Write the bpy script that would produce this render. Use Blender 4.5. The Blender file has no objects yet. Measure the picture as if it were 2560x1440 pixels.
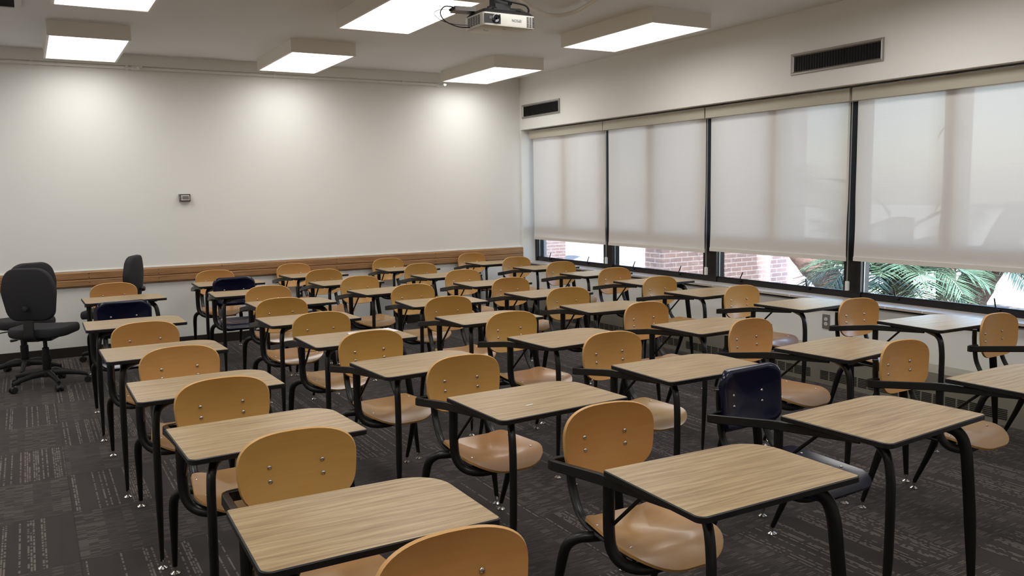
import bpy, math, random
from math import sin, cos, pi, radians, sqrt
from mathutils import Vector, Matrix

sc = bpy.context.scene
COL = sc.collection
random.seed(7)

# ------------------------------------------------------------------ camera, world, sun, exposure
cam_d = bpy.data.cameras.new('camera')
cam = bpy.data.objects.new('camera', cam_d); COL.objects.link(cam)
cam_d.sensor_width = 36.0
cam_d.lens = 29.2514
cam_d.clip_start = 0.05
R_ = Vector((0.86375837, -0.50364914, -0.01609405))
D_ = Vector((-0.07209108, -0.09190006, -0.9931552))
F_ = Vector((0.49872272, 0.85900636, -0.11568805))
cam.matrix_world = Matrix(((R_.x, -D_.x, -F_.x, 0), (R_.y, -D_.y, -F_.y, 0), (R_.z, -D_.z, -F_.z, 1.5791), (0, 0, 0, 1)))
sc.camera = cam

world = bpy.data.worlds.new('world'); sc.world = world
world.use_nodes = True
wn = world.node_tree.nodes; wl = world.node_tree.links
bgn = wn['Background']
sky = wn.new('ShaderNodeTexSky'); sky.sky_type = 'NISHITA'
sky.sun_disc = False; sky.sun_elevation = radians(58); sky.sun_rotation = radians(205)
wl.new(sky.outputs[0], bgn.inputs[0])
SKY_STRENGTH = 0.42
bgn.inputs[1].default_value = SKY_STRENGTH

sun_d = bpy.data.lights.new('sun', 'SUN'); sun_d.energy = 8.0; sun_d.angle = radians(0.6); sun_d.color = (1.0, 0.95, 0.88)
sun = bpy.data.objects.new('sun', sun_d); COL.objects.link(sun)
sun.rotation_euler = Vector((0.42, 0.42, -1.0)).to_track_quat('-Z', 'Y').to_euler()
sun.location = (3, -4, 12)

LAMP = 2.75
sc.view_settings.view_transform = 'Standard'
sc.view_settings.look = 'None'
sc.view_settings.gamma = 1.0
sc.view_settings.use_curve_mapping = False
sc.view_settings.exposure = 1.54
try:
    sc.cycles.use_denoising = True
    sc.cycles.max_bounces = 10
    sc.cycles.diffuse_bounces = 6
    sc.cycles.glossy_bounces = 3
    sc.cycles.transparent_max_bounces = 8
    sc.cycles.sample_clamp_indirect = 6.0
    sc.cycles.caustics_reflective = False
    sc.cycles.caustics_refractive = False
except Exception:
    pass

# ------------------------------------------------------------------ mesh helpers
class MB:
    def __init__(self): self.v = []; self.f = []; self.m = []
    def add(self, vs, fs, mi=0):
        o = len(self.v); self.v += [tuple(v) for v in vs]
        for f in fs: self.f.append(tuple(i + o for i in f)); self.m.append(mi)
        return self
    def box(self, x0, x1, y0, y1, z0, z1, mi=0):
        vs = [(x, y, z) for z in (z0, z1) for y in (y0, y1) for x in (x0, x1)]
        return self.add(vs, [(0, 2, 3, 1), (4, 5, 7, 6), (0, 1, 5, 4), (2, 6, 7, 3), (0, 4, 6, 2), (1, 3, 7, 5)], mi)
    def quad(self, a, b, c, d, mi=0): return self.add([a, b, c, d], [(0, 1, 2, 3)], mi)
    def prism(self, pts, z0, z1, mi=0):
        n = len(pts)
        vs = [(p[0], p[1], z0) for p in pts] + [(p[0], p[1], z1) for p in pts]
        fs = [tuple(range(n - 1, -1, -1)), tuple(range(n, 2 * n))]
        fs += [(i, (i + 1) % n, n + (i + 1) % n, n + i) for i in range(n)]
        return self.add(vs, fs, mi)
    def tube(self, path, r, n=10, asp=1.0, caps=True, mi=0, up=None, square=False):
        P = [Vector(p) for p in path]; k = len(P)
        rs = r if isinstance(r, (list, tuple)) else [r] * k
        T = []
        for i in range(k):
            t = (P[min(i + 1, k - 1)] - P[max(i - 1, 0)])
            T.append(t.normalized() if t.length > 1e-9 else Vector((0, 0, 1)))
        if up is None:
            up = Vector((0, 0, 1)) if abs(T[0].z) < 0.9 else Vector((1, 0, 0))
        N = (Vector(up) - T[0] * Vector(up).dot(T[0])).normalized()
        vs = []
        for i in range(k):
            if i: N = (N - T[i] * N.dot(T[i])).normalized()
            B = T[i].cross(N)
            if square:
                h, w = rs[i], rs[i] * asp; c = 0.22 * min(h, w)
                pr = [(h, w - c), (h - c, w), (-h + c, w), (-h, w - c), (-h, -w + c), (-h + c, -w), (h - c, -w), (h, -w + c)]
                for a, b in pr: vs.append(P[i] + N * a + B * b)
            else:
                for j in range(n):
                    a = 2 * pi * j / n
                    vs.append(P[i] + N * (rs[i] * cos(a)) + B * (rs[i] * asp * sin(a)))
        if square: n = 8
        fs = []
        for i in range(k - 1):
            for j in range(n):
                a, b = i * n + j, i * n + (j + 1) % n
                fs.append((a, b, b + n, a + n))
        if caps:
            fs.append(tuple(range(n - 1, -1, -1))); fs.append(tuple((k - 1) * n + j for j in range(n)))
        return self.add(vs, fs, mi)
    def lathe(self, prof, c=(0, 0, 0), n=16, mi=0, axis='z', M=None):
        vs = []; k = len(prof)
        for r, h in prof:
            for j in range(n):
                a = 2 * pi * j / n
                p = Vector((r * cos(a), r * sin(a), h))
                if M is not None: p = M @ p
                vs.append(p + Vector(c))
        fs = []
        for i in range(k - 1):
            for j in range(n):
                a, b = i * n + j, i * n + (j + 1) % n
                fs.append((a, b, b + n, a + n))
        if prof[0][0] > 1e-6: fs.append(tuple(range(n - 1, -1, -1)))
        if prof[-1][0] > 1e-6: fs.append(tuple((k - 1) * n + j for j in range(n)))
        return self.add(vs, fs, mi)
    def mesh(self, name, mats, smooth=False, sharp=35):
        me = bpy.data.meshes.new(name)
        me.from_pydata(self.v, [], self.f); me.update()
        if not isinstance(mats, (list, tuple)): mats = [mats]
        for m in mats: me.materials.append(m)
        me.polygons.foreach_set('material_index', self.m)
        if smooth:
            me.polygons.foreach_set('use_smooth', [True] * len(self.f))
            me.set_sharp_from_angle(angle=radians(sharp))
        me.validate()
        return me
    def build(self, name, mats, parent=None, smooth=False, sharp=35, label=None):
        o = bpy.data.objects.new(name, self.mesh(name, mats, smooth, sharp)); COL.objects.link(o)
        if parent: o.parent = parent
        if label: o['label'] = label
        return o

def tag(o, label, cat, group=None, kind=None):
    o['label'] = label; o['category'] = cat
    if group: o['group'] = group
    if kind: o['kind'] = kind
    return o
def thing(name, label, cat, loc=(0, 0, 0), rz=0, group=None):
    o = bpy.data.objects.new(name, None); COL.objects.link(o); o.empty_display_size = 0.1
    o.location = loc; o.rotation_euler = (0, 0, rz)
    return tag(o, label, cat, group)
def struct(o, label=None):
    o['kind'] = 'structure'
    if label: o['label'] = label
    return o
def kids(o): return [c for c in bpy.data.objects if c.parent == o]
def copy_tree(o, parent=None):
    c = o.copy(); COL.objects.link(c); c.parent = parent
    for ch in KIDS[o.name]: copy_tree(ch, c)
    return c
KIDS = {}
def register(o):
    KIDS[o.name] = kids(o)
    for c in KIDS[o.name]: register(c)

def arc(cx, cy, r, a0, a1, n=6):
    return [(cx + r * cos(radians(a0 + (a1 - a0) * i / n)), cy + r * sin(radians(a0 + (a1 - a0) * i / n))) for i in range(n + 1)]
def smooth_path(pts, n=6):
    P = [Vector(p) for p in pts]; out = []
    for i in range(len(P) - 1):
        p0 = P[max(i - 1, 0)]; p1 = P[i]; p2 = P[i + 1]; p3 = P[min(i + 2, len(P) - 1)]
        for k in range(n):
            t = k / n
            out.append(0.5 * ((2 * p1) + (p2 - p0) * t + (2 * p0 - 5 * p1 + 4 * p2 - p3) * t * t + (3 * p1 - p0 - 3 * p2 + p3) * t ** 3))
    out.append(P[-1]); return out
def round_poly(pts, rads, n=6):
    """corner-rounded polygon, counter-clockwise"""
    out = []; k = len(pts)
    for i in range(k):
        p = Vector(pts[i]); a = (Vector(pts[i - 1]) - p); b = (Vector(pts[(i + 1) % k]) - p)
        r = rads[i]; ang = a.angle(b); d = r / math.tan(ang / 2)
        pa = p + a.normalized() * d; pb = p + b.normalized() * d
        c = p + (a.normalized() + b.normalized()).normalized() * (r / sin(ang / 2))
        a0 = math.atan2(pa.y - c.y, pa.x - c.x); a1 = math.atan2(pb.y - c.y, pb.x - c.x)
        while a1 < a0: a1 += 2 * pi
        if a1 - a0 > pi: a1 -= 2 * pi
        for j in range(n + 1):
            t = a0 + (a1 - a0) * j / n
            out.append((c.x + r * cos(t), c.y + r * sin(t)))
    return out

# ------------------------------------------------------------------ materials
class NT:
    def __init__(self, name):
        self.mat = bpy.data.materials.new(name); self.mat.use_nodes = True
        self.t = self.mat.node_tree; self.n = self.t.nodes; self.l = self.t.links
        self.n.clear(); self.out = self.n.new('ShaderNodeOutputMaterial')
    def N(self, typ, **k):
        nd = self.n.new(typ)
        for a, b in k.items(): setattr(nd, a, b)
        return nd
    def S(self, sock, v):
        if isinstance(v, bpy.types.NodeSocket): self.l.new(v, sock)
        else: sock.default_value = v
    def math(self, op, a, b=None, c=None):
        nd = self.N('ShaderNodeMath', operation=op)
        self.S(nd.inputs[0], a)
        if b is not None: self.S(nd.inputs[1], b)
        if c is not None: self.S(nd.inputs[2], c)
        return nd.outputs[0]
    def mix(self, f, a, b, blend='MIX'):
        nd = self.N('ShaderNodeMix', data_type='RGBA', blend_type=blend)
        self.S(nd.inputs[0], f); self.S(nd.inputs[6], a); self.S(nd.inputs[7], b)
        return nd.outputs[2]
    def mixf(self, f, a, b):
        nd = self.N('ShaderNodeMix', data_type='FLOAT')
        self.S(nd.inputs[0], f); self.S(nd.inputs[2], a); self.S(nd.inputs[3], b)
        return nd.outputs[0]
    def comb(self, x, y, z):
        nd = self.N('ShaderNodeCombineXYZ')
        for i, v in enumerate((x, y, z)): self.S(nd.inputs[i], v)
        return nd.outputs[0]
    def sep(self, v):
        nd = self.N('ShaderNodeSeparateXYZ'); self.l.new(v, nd.inputs[0]); return nd.outputs
    def noise(self, vec, scale, detail=2, rough=0.5, dim='3D'):
        nd = self.N('ShaderNodeTexNoise', noise_dimensions=dim)
        if vec is not None: self.l.new(vec, nd.inputs['Vector'])
        nd.inputs['Scale'].default_value = scale; nd.inputs['Detail'].default_value = detail
        nd.inputs['Roughness'].default_value = rough
        return nd.outputs['Fac']
    def white(self, vec):
        nd = self.N('ShaderNodeTexWhiteNoise', noise_dimensions='3D'); self.l.new(vec, nd.inputs[0]); return nd.outputs[0]
    def ramp(self, f, pts):
        nd = self.N('ShaderNodeValToRGB'); self.l.new(f, nd.inputs[0]); cr = nd.color_ramp
        while len(cr.elements) < len(pts): cr.elements.new(0.5)
        for e, (p, c) in zip(cr.elements, pts): e.position = p; e.color = (*c, 1)
        return nd.outputs[0]
    def objco(self, rnd=True):
        tc = self.N('ShaderNodeTexCoord').outputs['Object']
        if not rnd: return tc
        oi = self.N('ShaderNodeObjectInfo').outputs['Random']
        off = self.math('MULTIPLY', oi, 37.0)
        va = self.N('ShaderNodeVectorMath', operation='ADD'); self.l.new(tc, va.inputs[0])
        self.l.new(self.comb(off, off, off), va.inputs[1]); return va.outputs[0]
    def scale(self, vec, s):
        vm = self.N('ShaderNodeVectorMath', operation='MULTIPLY'); self.l.new(vec, vm.inputs[0]); vm.inputs[1].default_value = s
        return vm.outputs[0]
    def principled(self, col, rough=0.5, metal=0.0, spec=0.5, bump=None, bstr=0.1, bdist=0.002, coat=0.0, **k):
        p = self.N('ShaderNodeBsdfPrincipled')
        self.S(p.inputs['Base Color'], col if isinstance(col, bpy.types.NodeSocket) else (*col, 1))
        self.S(p.inputs['Roughness'], rough); self.S(p.inputs['Metallic'], metal)
        p.inputs['Specular IOR Level'].default_value = spec
        p.inputs['Coat Weight'].default_value = coat; p.inputs['Coat Roughness'].default_value = 0.12
        if bump is not None:
            b = self.N('ShaderNodeBump'); b.inputs['Strength'].default_value = bstr; b.inputs['Distance'].default_value = bdist
            self.l.new(bump, b.inputs['Height']); self.l.new(b.outputs[0], p.inputs['Normal'])
        self.l.new(p.outputs[0], self.out.inputs[0]); return p
def srgb(r, g, b):
    f = lambda c: (c / 255) / 12.92 if c / 255 <= 0.04045 else ((c / 255 + 0.055) / 1.055) ** 2.4
    return (f(r), f(g), f(b))

def paint(name, c, rough=0.6, amp=0.03, scale=60, spec=0.3):
    t = NT(name); v = t.objco(False)
    n1 = t.noise(v, 1.3, 3)
    col = t.mix(n1, (*[x * (1 - amp) for x in c], 1), (*[min(1, x * (1 + amp)) for x in c], 1))
    t.principled(col, rough, spec=spec, bump=t.noise(v, scale, 2), bstr=0.08, bdist=0.002)
    return t.mat
def plain(name, c, rough=0.5, metal=0.0, spec=0.5, coat=0.0, amp=0.06):
    t = NT(name); v = t.objco(True)
    n1 = t.noise(v, 25, 2)
    col = t.mix(n1, (*[x * (1 - amp) for x in c], 1), (*[min(1, x * (1 + amp)) for x in c], 1))
    t.principled(col, t.mixf(n1, rough * 0.9, min(1, rough * 1.1)), metal, spec, coat=coat)
    return t.mat

M_wall = paint('wall_paint', srgb(234, 233, 228), 0.55)
M_ceil = paint('ceiling_paint', srgb(232, 233, 234), 0.8)
M_lightbox = paint('fixture_white_enamel', srgb(232, 226, 216), 0.4, spec=0.4)
M_steel = plain('black_powder_coat', (0.0085, 0.0085, 0.0080), 0.34, spec=0.38)
M_blackplastic = plain('black_plastic', (0.012, 0.012, 0.013), 0.5)
M_edge = plain('black_edge_band', (0.008, 0.0075, 0.0075), 0.42, spec=0.4)
M_chrome = plain('chrome', (0.75, 0.73, 0.70), 0.18, metal=1.0)
M_rivet = plain('steel_rivet', (0.62, 0.58, 0.54), 0.22, metal=1.0)
M_navy = plain('navy_gloss_plastic', (0.0030, 0.0042, 0.021), 0.22, spec=0.42, coat=0.0, amp=0.03)
M_frame = plain('dark_bronze_aluminium', (0.010, 0.009, 0.010), 0.38, spec=0.4)
M_alu = plain('brushed_aluminium', (0.40, 0.39, 0.36), 0.42, metal=0.8)
M_ventblack = plain('vent_black', (0.006, 0.006, 0.006), 0.6, spec=0.2)
M_base = plain('brown_rubber_base', (0.018, 0.013, 0.010), 0.55)
M_white = plain('white_plastic', srgb(225, 222, 215), 0.4)
M_greybox = plain('grey_metal_box', srgb(120, 116, 110), 0.45)
M_conv = paint('convector_enamel', srgb(150, 146, 132), 0.5)
M_slot = plain('slot_dark', (0.012, 0.011, 0.010), 0.7)
M_fabric_t = NT('charcoal_fabric'); _v = M_fabric_t.objco(True); _n = M_fabric_t.noise(_v, 420, 2)
M_fabric_t.principled(M_fabric_t.mix(_n, (0.020, 0.020, 0.022, 1), (0.050, 0.049, 0.052, 1)), 0.9, spec=0.2, bump=_n, bstr=0.3, bdist=0.001)
M_fabric = M_fabric_t.mat

def prismatic(t):
    # a prismatic lens throws more light straight down than sideways
    lw = t.N('ShaderNodeLayerWeight'); lw.inputs[0].default_value = 0.5
    cs = t.math('SUBTRACT', 1.0, lw.outputs['Facing'])
    return t.math('ADD', 0.40, t.math('MULTIPLY', cs, 0.85))
def emis(name, c, s):
    t = NT(name); v = t.objco(False)
    e = t.N('ShaderNodeEmission'); e.inputs[0].default_value = (*c, 1)
    t.l.new(t.math('MULTIPLY', prismatic(t), s), e.inputs[1]); t.l.new(e.outputs[0], t.out.inputs[0]); return t.mat
M_lens = emis('light_diffuser', (1.0, 0.98, 0.95), LAMP)
def lens_half():
    t = NT('light_diffuser_half_lit'); v = t.objco(False); x = t.sep(v)[0]
    f = t.N('ShaderNodeMapRange'); f.interpolation_type = 'SMOOTHSTEP'; t.l.new(x, f.inputs[0])
    f.inputs[1].default_value = -0.02; f.inputs[2].default_value = 0.16; f.inputs[3].default_value = 1.0; f.inputs[4].default_value = 0.24
    e = t.N('ShaderNodeEmission'); e.inputs[0].default_value = (1.0, 0.97, 0.93, 1)
    t.l.new(t.math('MULTIPLY', t.math('MULTIPLY', f.outputs[0], LAMP), prismatic(t)), e.inputs[1]); t.l.new(e.outputs[0], t.out.inputs[0]); return t.mat
M_lens_half = lens_half()

def ply(name, base, dark, ax=(1, 1, 1)):
    t = NT(name); v = t.objco(True)
    g = t.noise(t.scale(v, (2.2, 8, 26)), 3.0, 5, 0.6)
    m = t.noise(v, 7, 2)
    col = t.mix(g, (*dark, 1), (*base, 1))
    col = t.mix(t.math('MULTIPLY', m, 0.35), col, (*[x * 0.72 for x in base], 1))
    oi = t.N('ShaderNodeObjectInfo').outputs['Random']
    hs = t.N('ShaderNodeHueSaturation'); t.l.new(col, hs.inputs['Color'])
    t.l.new(t.mixf(oi, 0.84, 1.14), hs.inputs['Value']); t.l.new(t.mixf(t.math('FRACT', t.math('MULTIPLY', oi, 7.3)), 0.492, 0.508), hs.inputs['Hue']); t.l.new(t.mixf(oi, 1.06, 1.0), hs.inputs['Saturation'])
    t.principled(hs.outputs[0], t.mixf(m, 0.26, 0.36), spec=0.5, coat=0.15)
    return t.mat
M_ply = ply('maple_plywood', srgb(206, 159, 96), srgb(190, 139, 78))
M_plyseat = ply('worn_sheen_seat_plywood', srgb(178, 140, 96), srgb(158, 118, 74))  # worn, with grazing window reflections put into the duller colour
M_plyedge = plain('plywood_edge', srgb(196, 150, 88), 0.45)

def laminate():
    t = NT('oak_laminate'); v = t.objco(True)
    w = t.noise(t.scale(v, (1.5, 9, 1)), 2.2, 2)
    sx, sy, sz = t.sep(v)
    y2 = t.math('ADD', sy, t.math('MULTIPLY', w, 0.035))
    v2 = t.comb(t.math('MULTIPLY', sx, 1.6), t.math('MULTIPLY', y2, 42), 0.0)
    g = t.noise(v2, 1.7, 4, 0.62)
    fine = t.noise(t.comb(t.math('MULTIPLY', sx, 10), t.math('MULTIPLY', y2, 420), 0.0), 1.0, 2)
    col = t.ramp(g, [(0.30, srgb(124, 97, 62)), (0.46, srgb(152, 126, 87)), (0.62, srgb(174, 149, 109))])
    col = t.mix(t.math('MULTIPLY', t.math('GREATER_THAN', fine, 0.60), 0.28), col, (*srgb(120, 92, 58), 1))
    t.principled(col, 0.34, spec=0.5, bump=fine, bstr=0.05, bdist=0.0006)
    return t.mat
M_lam = laminate()

def rail_wood():
    t = NT('oak_rail'); v = t.objco(False)
    g = t.noise(t.scale(v, (0.9, 1, 30)), 3.0, 5, 0.65)
    col = t.ramp(g, [(0.3, srgb(122, 84, 52)), (0.5, srgb(158, 116, 76)), (0.7, srgb(178, 138, 96))])
    t.principled(col, 0.45, bump=g, bstr=0.1, bdist=0.002); return t.mat
M_rail = rail_wood()

def carpet():
    t = NT('carpet_tiles')
    pos = t.N('ShaderNodeNewGeometry').outputs['Position']; x, y, z = t.sep(pos)
    T = 0.655
    u = t.math('DIVIDE', t.math('SUBTRACT', x, 0.10 - 20 * T), T); v = t.math('DIVIDE', t.math('SUBTRACT', y, 4.625 - 20 * T), T)
    iu = t.math('FLOOR', u); iv = t.math('FLOOR', v)
    par = t.math('MODULO', t.math('ADD', iu, iv), 2.0)
    s = t.mixf(par, x, y); a = t.mixf(par, y, x)
    jit = t.white(t.comb(iu, iv, 0.0))
    q = t.math('DIVIDE', s, 0.0115); row = t.math('FLOOR', q); fq = t.math('ABSOLUTE', t.math('SUBTRACT', t.math('FRACT', q), 0.5))
    k1 = t.white(t.comb(row, t.math('ADD', jit, 3.0), iu)); thin = t.math('LESS_THAN', fq, t.mixf(k1, 0.18, 0.36))
    dA = t.white(t.comb(row, t.math('FLOOR', t.math('DIVIDE', t.math('ADD', a, k1), t.mixf(k1, 0.007, 0.014))), 1.0))
    col_ = t.math('FLOOR', t.math('DIVIDE', t.math('ADD', a, t.math('MULTIPLY', jit, 2.0)), 0.043)); dB = t.white(t.comb(row, col_, jit))
    cB = t.white(t.comb(col_, jit, 4.0))
    wide = t.noise(t.comb(t.math('MULTIPLY', s, 14), t.math('MULTIPLY', a, 1.5), t.math('MULTIPLY', jit, 50)), 1.0, 3)
    fib = t.noise(pos, 900, 1); d = t.noise(pos, 260, 2)
    onA = t.math('MULTIPLY', t.math('GREATER_THAN', k1, 0.66), t.math('GREATER_THAN', dA, 0.34))
    onB = t.math('MULTIPLY', t.math('GREATER_THAN', dB, 0.50), t.mixf(t.math('GREATER_THAN', cB, 0.45), 0.22, 0.60))
    f = t.math('MULTIPLY', t.mixf(par, onA, onB), thin)
    f = t.math('MULTIPLY', f, t.mixf(d, 0.5, 1.35))
    base = t.mix(wide, (0.0125, 0.0094, 0.0085, 1), (0.046, 0.035, 0.031, 1))
    base = t.mix(t.math('MULTIPLY', d, 0.35), base, (0.052, 0.042, 0.042, 1))
    col = t.mix(t.math('MULTIPLY', f, 0.60), base, (0.24, 0.205, 0.19, 1))
    du = t.math('ABSOLUTE', t.math('SUBTRACT', t.math('FRACT', u), 0.5)); dv = t.math('ABSOLUTE', t.math('SUBTRACT', t.math('FRACT', v), 0.5))
    seam = t.math('GREATER_THAN', t.math('MAXIMUM', du, dv), 0.4955)
    col = t.mix(t.math('MULTIPLY', seam, 0.6), col, (0.008, 0.007, 0.006, 1))
    p = t.principled(col, 0.92, spec=0.15, bump=fib, bstr=0.35, bdist=0.003)
    p.inputs['Sheen Weight'].default_value = 0.12
    return t.mat
M_carpet = carpet()

def blind():
    t = NT('roller_blind_fabric'); v = t.objco(False)
    w = t.noise(t.scale(v, (1, 1, 600)), 1.0, 1); w2 = t.noise(t.scale(v, (1, 600, 1)), 1.0, 1)
    f = t.math('MULTIPLY', t.math('ADD', w, w2), 0.5)
    col = t.mix(f, (*srgb(214, 210, 204), 1), (*srgb(232, 228, 222), 1))
    d = t.N('ShaderNodeBsdfDiffuse'); t.l.new(col, d.inputs[0])
    tr = t.N('ShaderNodeBsdfTranslucent'); tr.inputs[0].default_value = (0.88, 0.82, 0.79, 1)
    tp = t.N('ShaderNodeBsdfTransparent')
    m1 = t.N('ShaderNodeMixShader'); m1.inputs[0].default_value = 0.15
    t.l.new(d.outputs[0], m1.inputs[1]); t.l.new(tr.outputs[0], m1.inputs[2])
    m2 = t.N('ShaderNodeMixShader'); m2.inputs[0].default_value = 0.022
    t.l.new(m1.outputs[0], m2.inputs[1]); t.l.new(tp.outputs[0], m2.inputs[2])
    t.l.new(m2.outputs[0], t.out.inputs[0]); return t.mat
M_blind = blind()
M_cassette = paint('blind_cassette', srgb(184, 178, 162), 0.5)
M_hem = paint('blind_hem', srgb(214, 208, 200), 0.6)

def glass():
    t = NT('window_glass'); v = t.objco(False)
    lw = t.N('ShaderNodeFresnel'); lw.inputs[0].default_value = 1.45
    tp = t.N('ShaderNodeBsdfTransparent'); tp.inputs[0].default_value = (0.93, 0.96, 0.97, 1)
    gl = t.N('ShaderNodeBsdfGlossy'); gl.inputs['Roughness'].default_value = 0.03
    m = t.N('ShaderNodeMixShader'); t.l.new(t.math('MULTIPLY', lw.outputs[0], 0.8), m.inputs[0])
    t.l.new(tp.outputs[0], m.inputs[1]); t.l.new(gl.outputs[0], m.inputs[2]); t.l.new(m.outputs[0], t.out.inputs[0]); return t.mat
M_glass = glass()

def sill_mat():
    t = NT('terrazzo_sill'); v = t.objco(False)
    n = t.noise(v, 180, 3); sx, sy, sz = t.sep(v)
    col = t.mix(n, (*srgb(168, 158, 146), 1), (*srgb(206, 198, 188), 1))
    fr = t.math('FRACT', t.math('DIVIDE', sy, 0.305)); j = t.math('LESS_THAN', fr, 0.022)
    col = t.mix(j, col, (*srgb(235, 230, 222), 1))
    t.principled(col, 0.3, spec=0.5); return t.mat
M_sill = sill_mat()

def brick(name, tint):
    t = NT(name); v = t.objco(False); x, y, z = t.sep(v)
    h = t.math('ADD', x, y)
    b = t.N('ShaderNodeTexBrick'); t.l.new(t.comb(h, z, 0.0), b.inputs['Vector'])
    b.inputs['Color1'].default_value = (*tint, 1); b.inputs['Color2'].default_value = (tint[0] * 0.82, tint[1] * 0.86, tint[2] * 0.92, 1)
    b.inputs['Mortar'].default_value = (0.80, 0.74, 0.73, 1)
    b.inputs['Scale'].default_value = 1.0; b.inputs['Mortar Size'].default_value = 0.006; b.inputs['Mortar Smooth'].default_value = 0.1
    b.inputs['Brick Width'].default_value = 0.213; b.inputs['Row Height'].default_value = 0.0677
    b.offset = 0.5
    col = t.mix(t.math('MULTIPLY', t.noise(v, 60, 3), 0.4), b.outputs[0], (tint[0] * 0.55, tint[1] * 0.5, tint[2] * 0.5, 1))
    t.principled(col, 0.85, spec=0.2); return t.mat
M_brick = brick('hazed_pink_brick', (0.44, 0.31, 0.295))  # brick and mortar paled, haze of overexposure put into the colour

def ground_mat():
    t = NT('pale_concrete'); v = t.objco(False)
    n = t.noise(v, 0.7, 4)
    t.principled(t.mix(n, (0.52, 0.50, 0.46, 1), (0.66, 0.64, 0.60, 1)), 0.9, spec=0.2); return t.mat
M_ground = ground_mat()
def soil_mat():
    t = NT('planting_bed_soil'); v = t.objco(False)
    n = t.noise(v, 9, 5, 0.7)
    t.principled(t.mix(n, (0.07, 0.055, 0.045, 1), (0.24, 0.21, 0.19, 1)), 0.95, spec=0.1, bump=n, bstr=0.6, bdist=0.04); return t.mat
M_soil = soil_mat()
def bark_mat(name, a, b, sc_=14):
    t = NT(name); v = t.objco(True)
    n = t.noise(t.scale(v, (1, 1, 3.0)), sc_, 5, 0.7)
    t.principled(t.mix(n, (*a, 1), (*b, 1)), 0.9, spec=0.1, bump=n, bstr=0.8, bdist=0.03); return t.mat
M_bark = bark_mat('palm_bark', (0.05, 0.03, 0.025), (0.22, 0.15, 0.13))
M_bark2 = bark_mat('grey_bark', (0.13, 0.10, 0.09), (0.30, 0.25, 0.22))
def leaf_mat(name, a, b):
    t = NT(name); v = t.objco(True)
    n = t.noise(v, 5, 2)
    p = t.principled(t.mix(n, (*a, 1), (*b, 1)), 0.42, spec=0.4)
    return t.mat
M_leaf = leaf_mat('palm_leaf', (0.035, 0.075, 0.050), (0.11, 0.17, 0.11))
M_leaf2 = leaf_mat('dark_leaf', (0.015, 0.038, 0.038), (0.045, 0.085, 0.075))
M_paper = plain('white_paper', (0.80, 0.80, 0.78), 0.7, amp=0.01)

# ------------------------------------------------------------------ room shell
XL, YF, YB, ZC = -2.7, -1.6, 9.317, 3.0
XW = 5.566
struct(MB().box(XL - .2, 5.95, YF - .2, YB + .25, -.15, 0).build('floor', M_carpet))
struct(MB().box(XL - .2, 6.15, YF - .2, YB + .25, ZC, ZC + .3).build('ceiling', M_ceil))
struct(MB().box(XL - .2, 5.95, YB, YB + .25, 0, ZC).build('wall_back', M_wall))
struct(MB().box(XL - .2, XL, YF - .2, YB, 0, ZC).build('wall_left', M_wall))
struct(MB().box(XL, 5.95, YF - .2, YF, 0, ZC).build('wall_front', M_wall))
wr = MB()
wr.box(XW, 5.95, YF, YB, 2.355, ZC)            # bulkhead above the windows
wr.box(5.60, 5.95, YF, YB, 0, .645)            # under the sill
wr.box(5.60, 5.95, YF, 2.70, .645, 2.355)      # solid wall before the first window
struct(wr.build('wall_right', M_wall))
struct(MB().box(XW + .006, 5.775, YB - .014, YB, .668, 2.355).build('trim_1', M_wall))   # jamb lining at the end of the windows
s_ = MB().box(5.558, 5.775, 2.70, YB, .650, .668).build('trim_2', M_sill); struct(s_, 'pale terrazzo window sill')
s2 = MB().box(5.575, 5.602, 2.70, YB, .636, .650).build('trim_3', M_frame); struct(s2, 'dark strip standing in for the shadow gap under the sill')  # dark strip put in for the shaded gap below the sill
# shallow boxed beam along the top of the back wall
sb = MB().box(XL, 4.46, YB - .03, YB, 2.888, ZC); struct(sb.build('trim_4', M_wall))
# chair rail: two moulded boards
rl = MB()
prof = [(0, .692), (-.014, .694), (-.026, .702), (-.030, .712), (-.030, .762), (-.022, .770), (-.030, .778), (-.030, .838), (-.024, .850), (0, .853)]
x0, x1 = XL, 5.572
vs = [(x0, YB + p[0], p[1]) for p in prof] + [(x1, YB + p[0], p[1]) for p in prof]; n = len(prof)
rl.add(vs, [(i, i + n, i + 1 + n, i + 1) for i in range(n - 1)] + [tuple(range(n)), tuple(range(2 * n - 1, n - 1, -1))])
for sx in (-.6, .505, 1.152, 2.488, 3.061, 4.315, 5.545):
    for sz in (.705, .74, .79, .83):
        rl.lathe([(0.0045, -.0012), (0.0045, .0012)], (sx, YB - .031, sz), 8, mi=1, M=Matrix.Rotation(pi / 2, 4, 'X'))
for sx in (1.786, 3.686): rl.lathe([(0.0045, -.0012), (0.0045, .0012)], (sx, YB - .031, .835), 8, mi=1, M=Matrix.Rotation(pi / 2, 4, 'X'))
r_ = rl.build('trim_5', [M_rail, M_slot]); struct(r_, 'oak chair rail boards along the back wall')
struct(MB().box(XL, 5.572, YB - .012, YB, .853, .862).build('trim_6', M_white), 'thin pale bead on the chair rail')
struct(MB().box(XL, 5.44, YB - .016, YB, 0, .098).build('baseboard_back', M_base))
struct(MB().box(XL, XL + .016, YF, YB - .016, 0, .098).build('baseboard_left', M_base))

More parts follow.
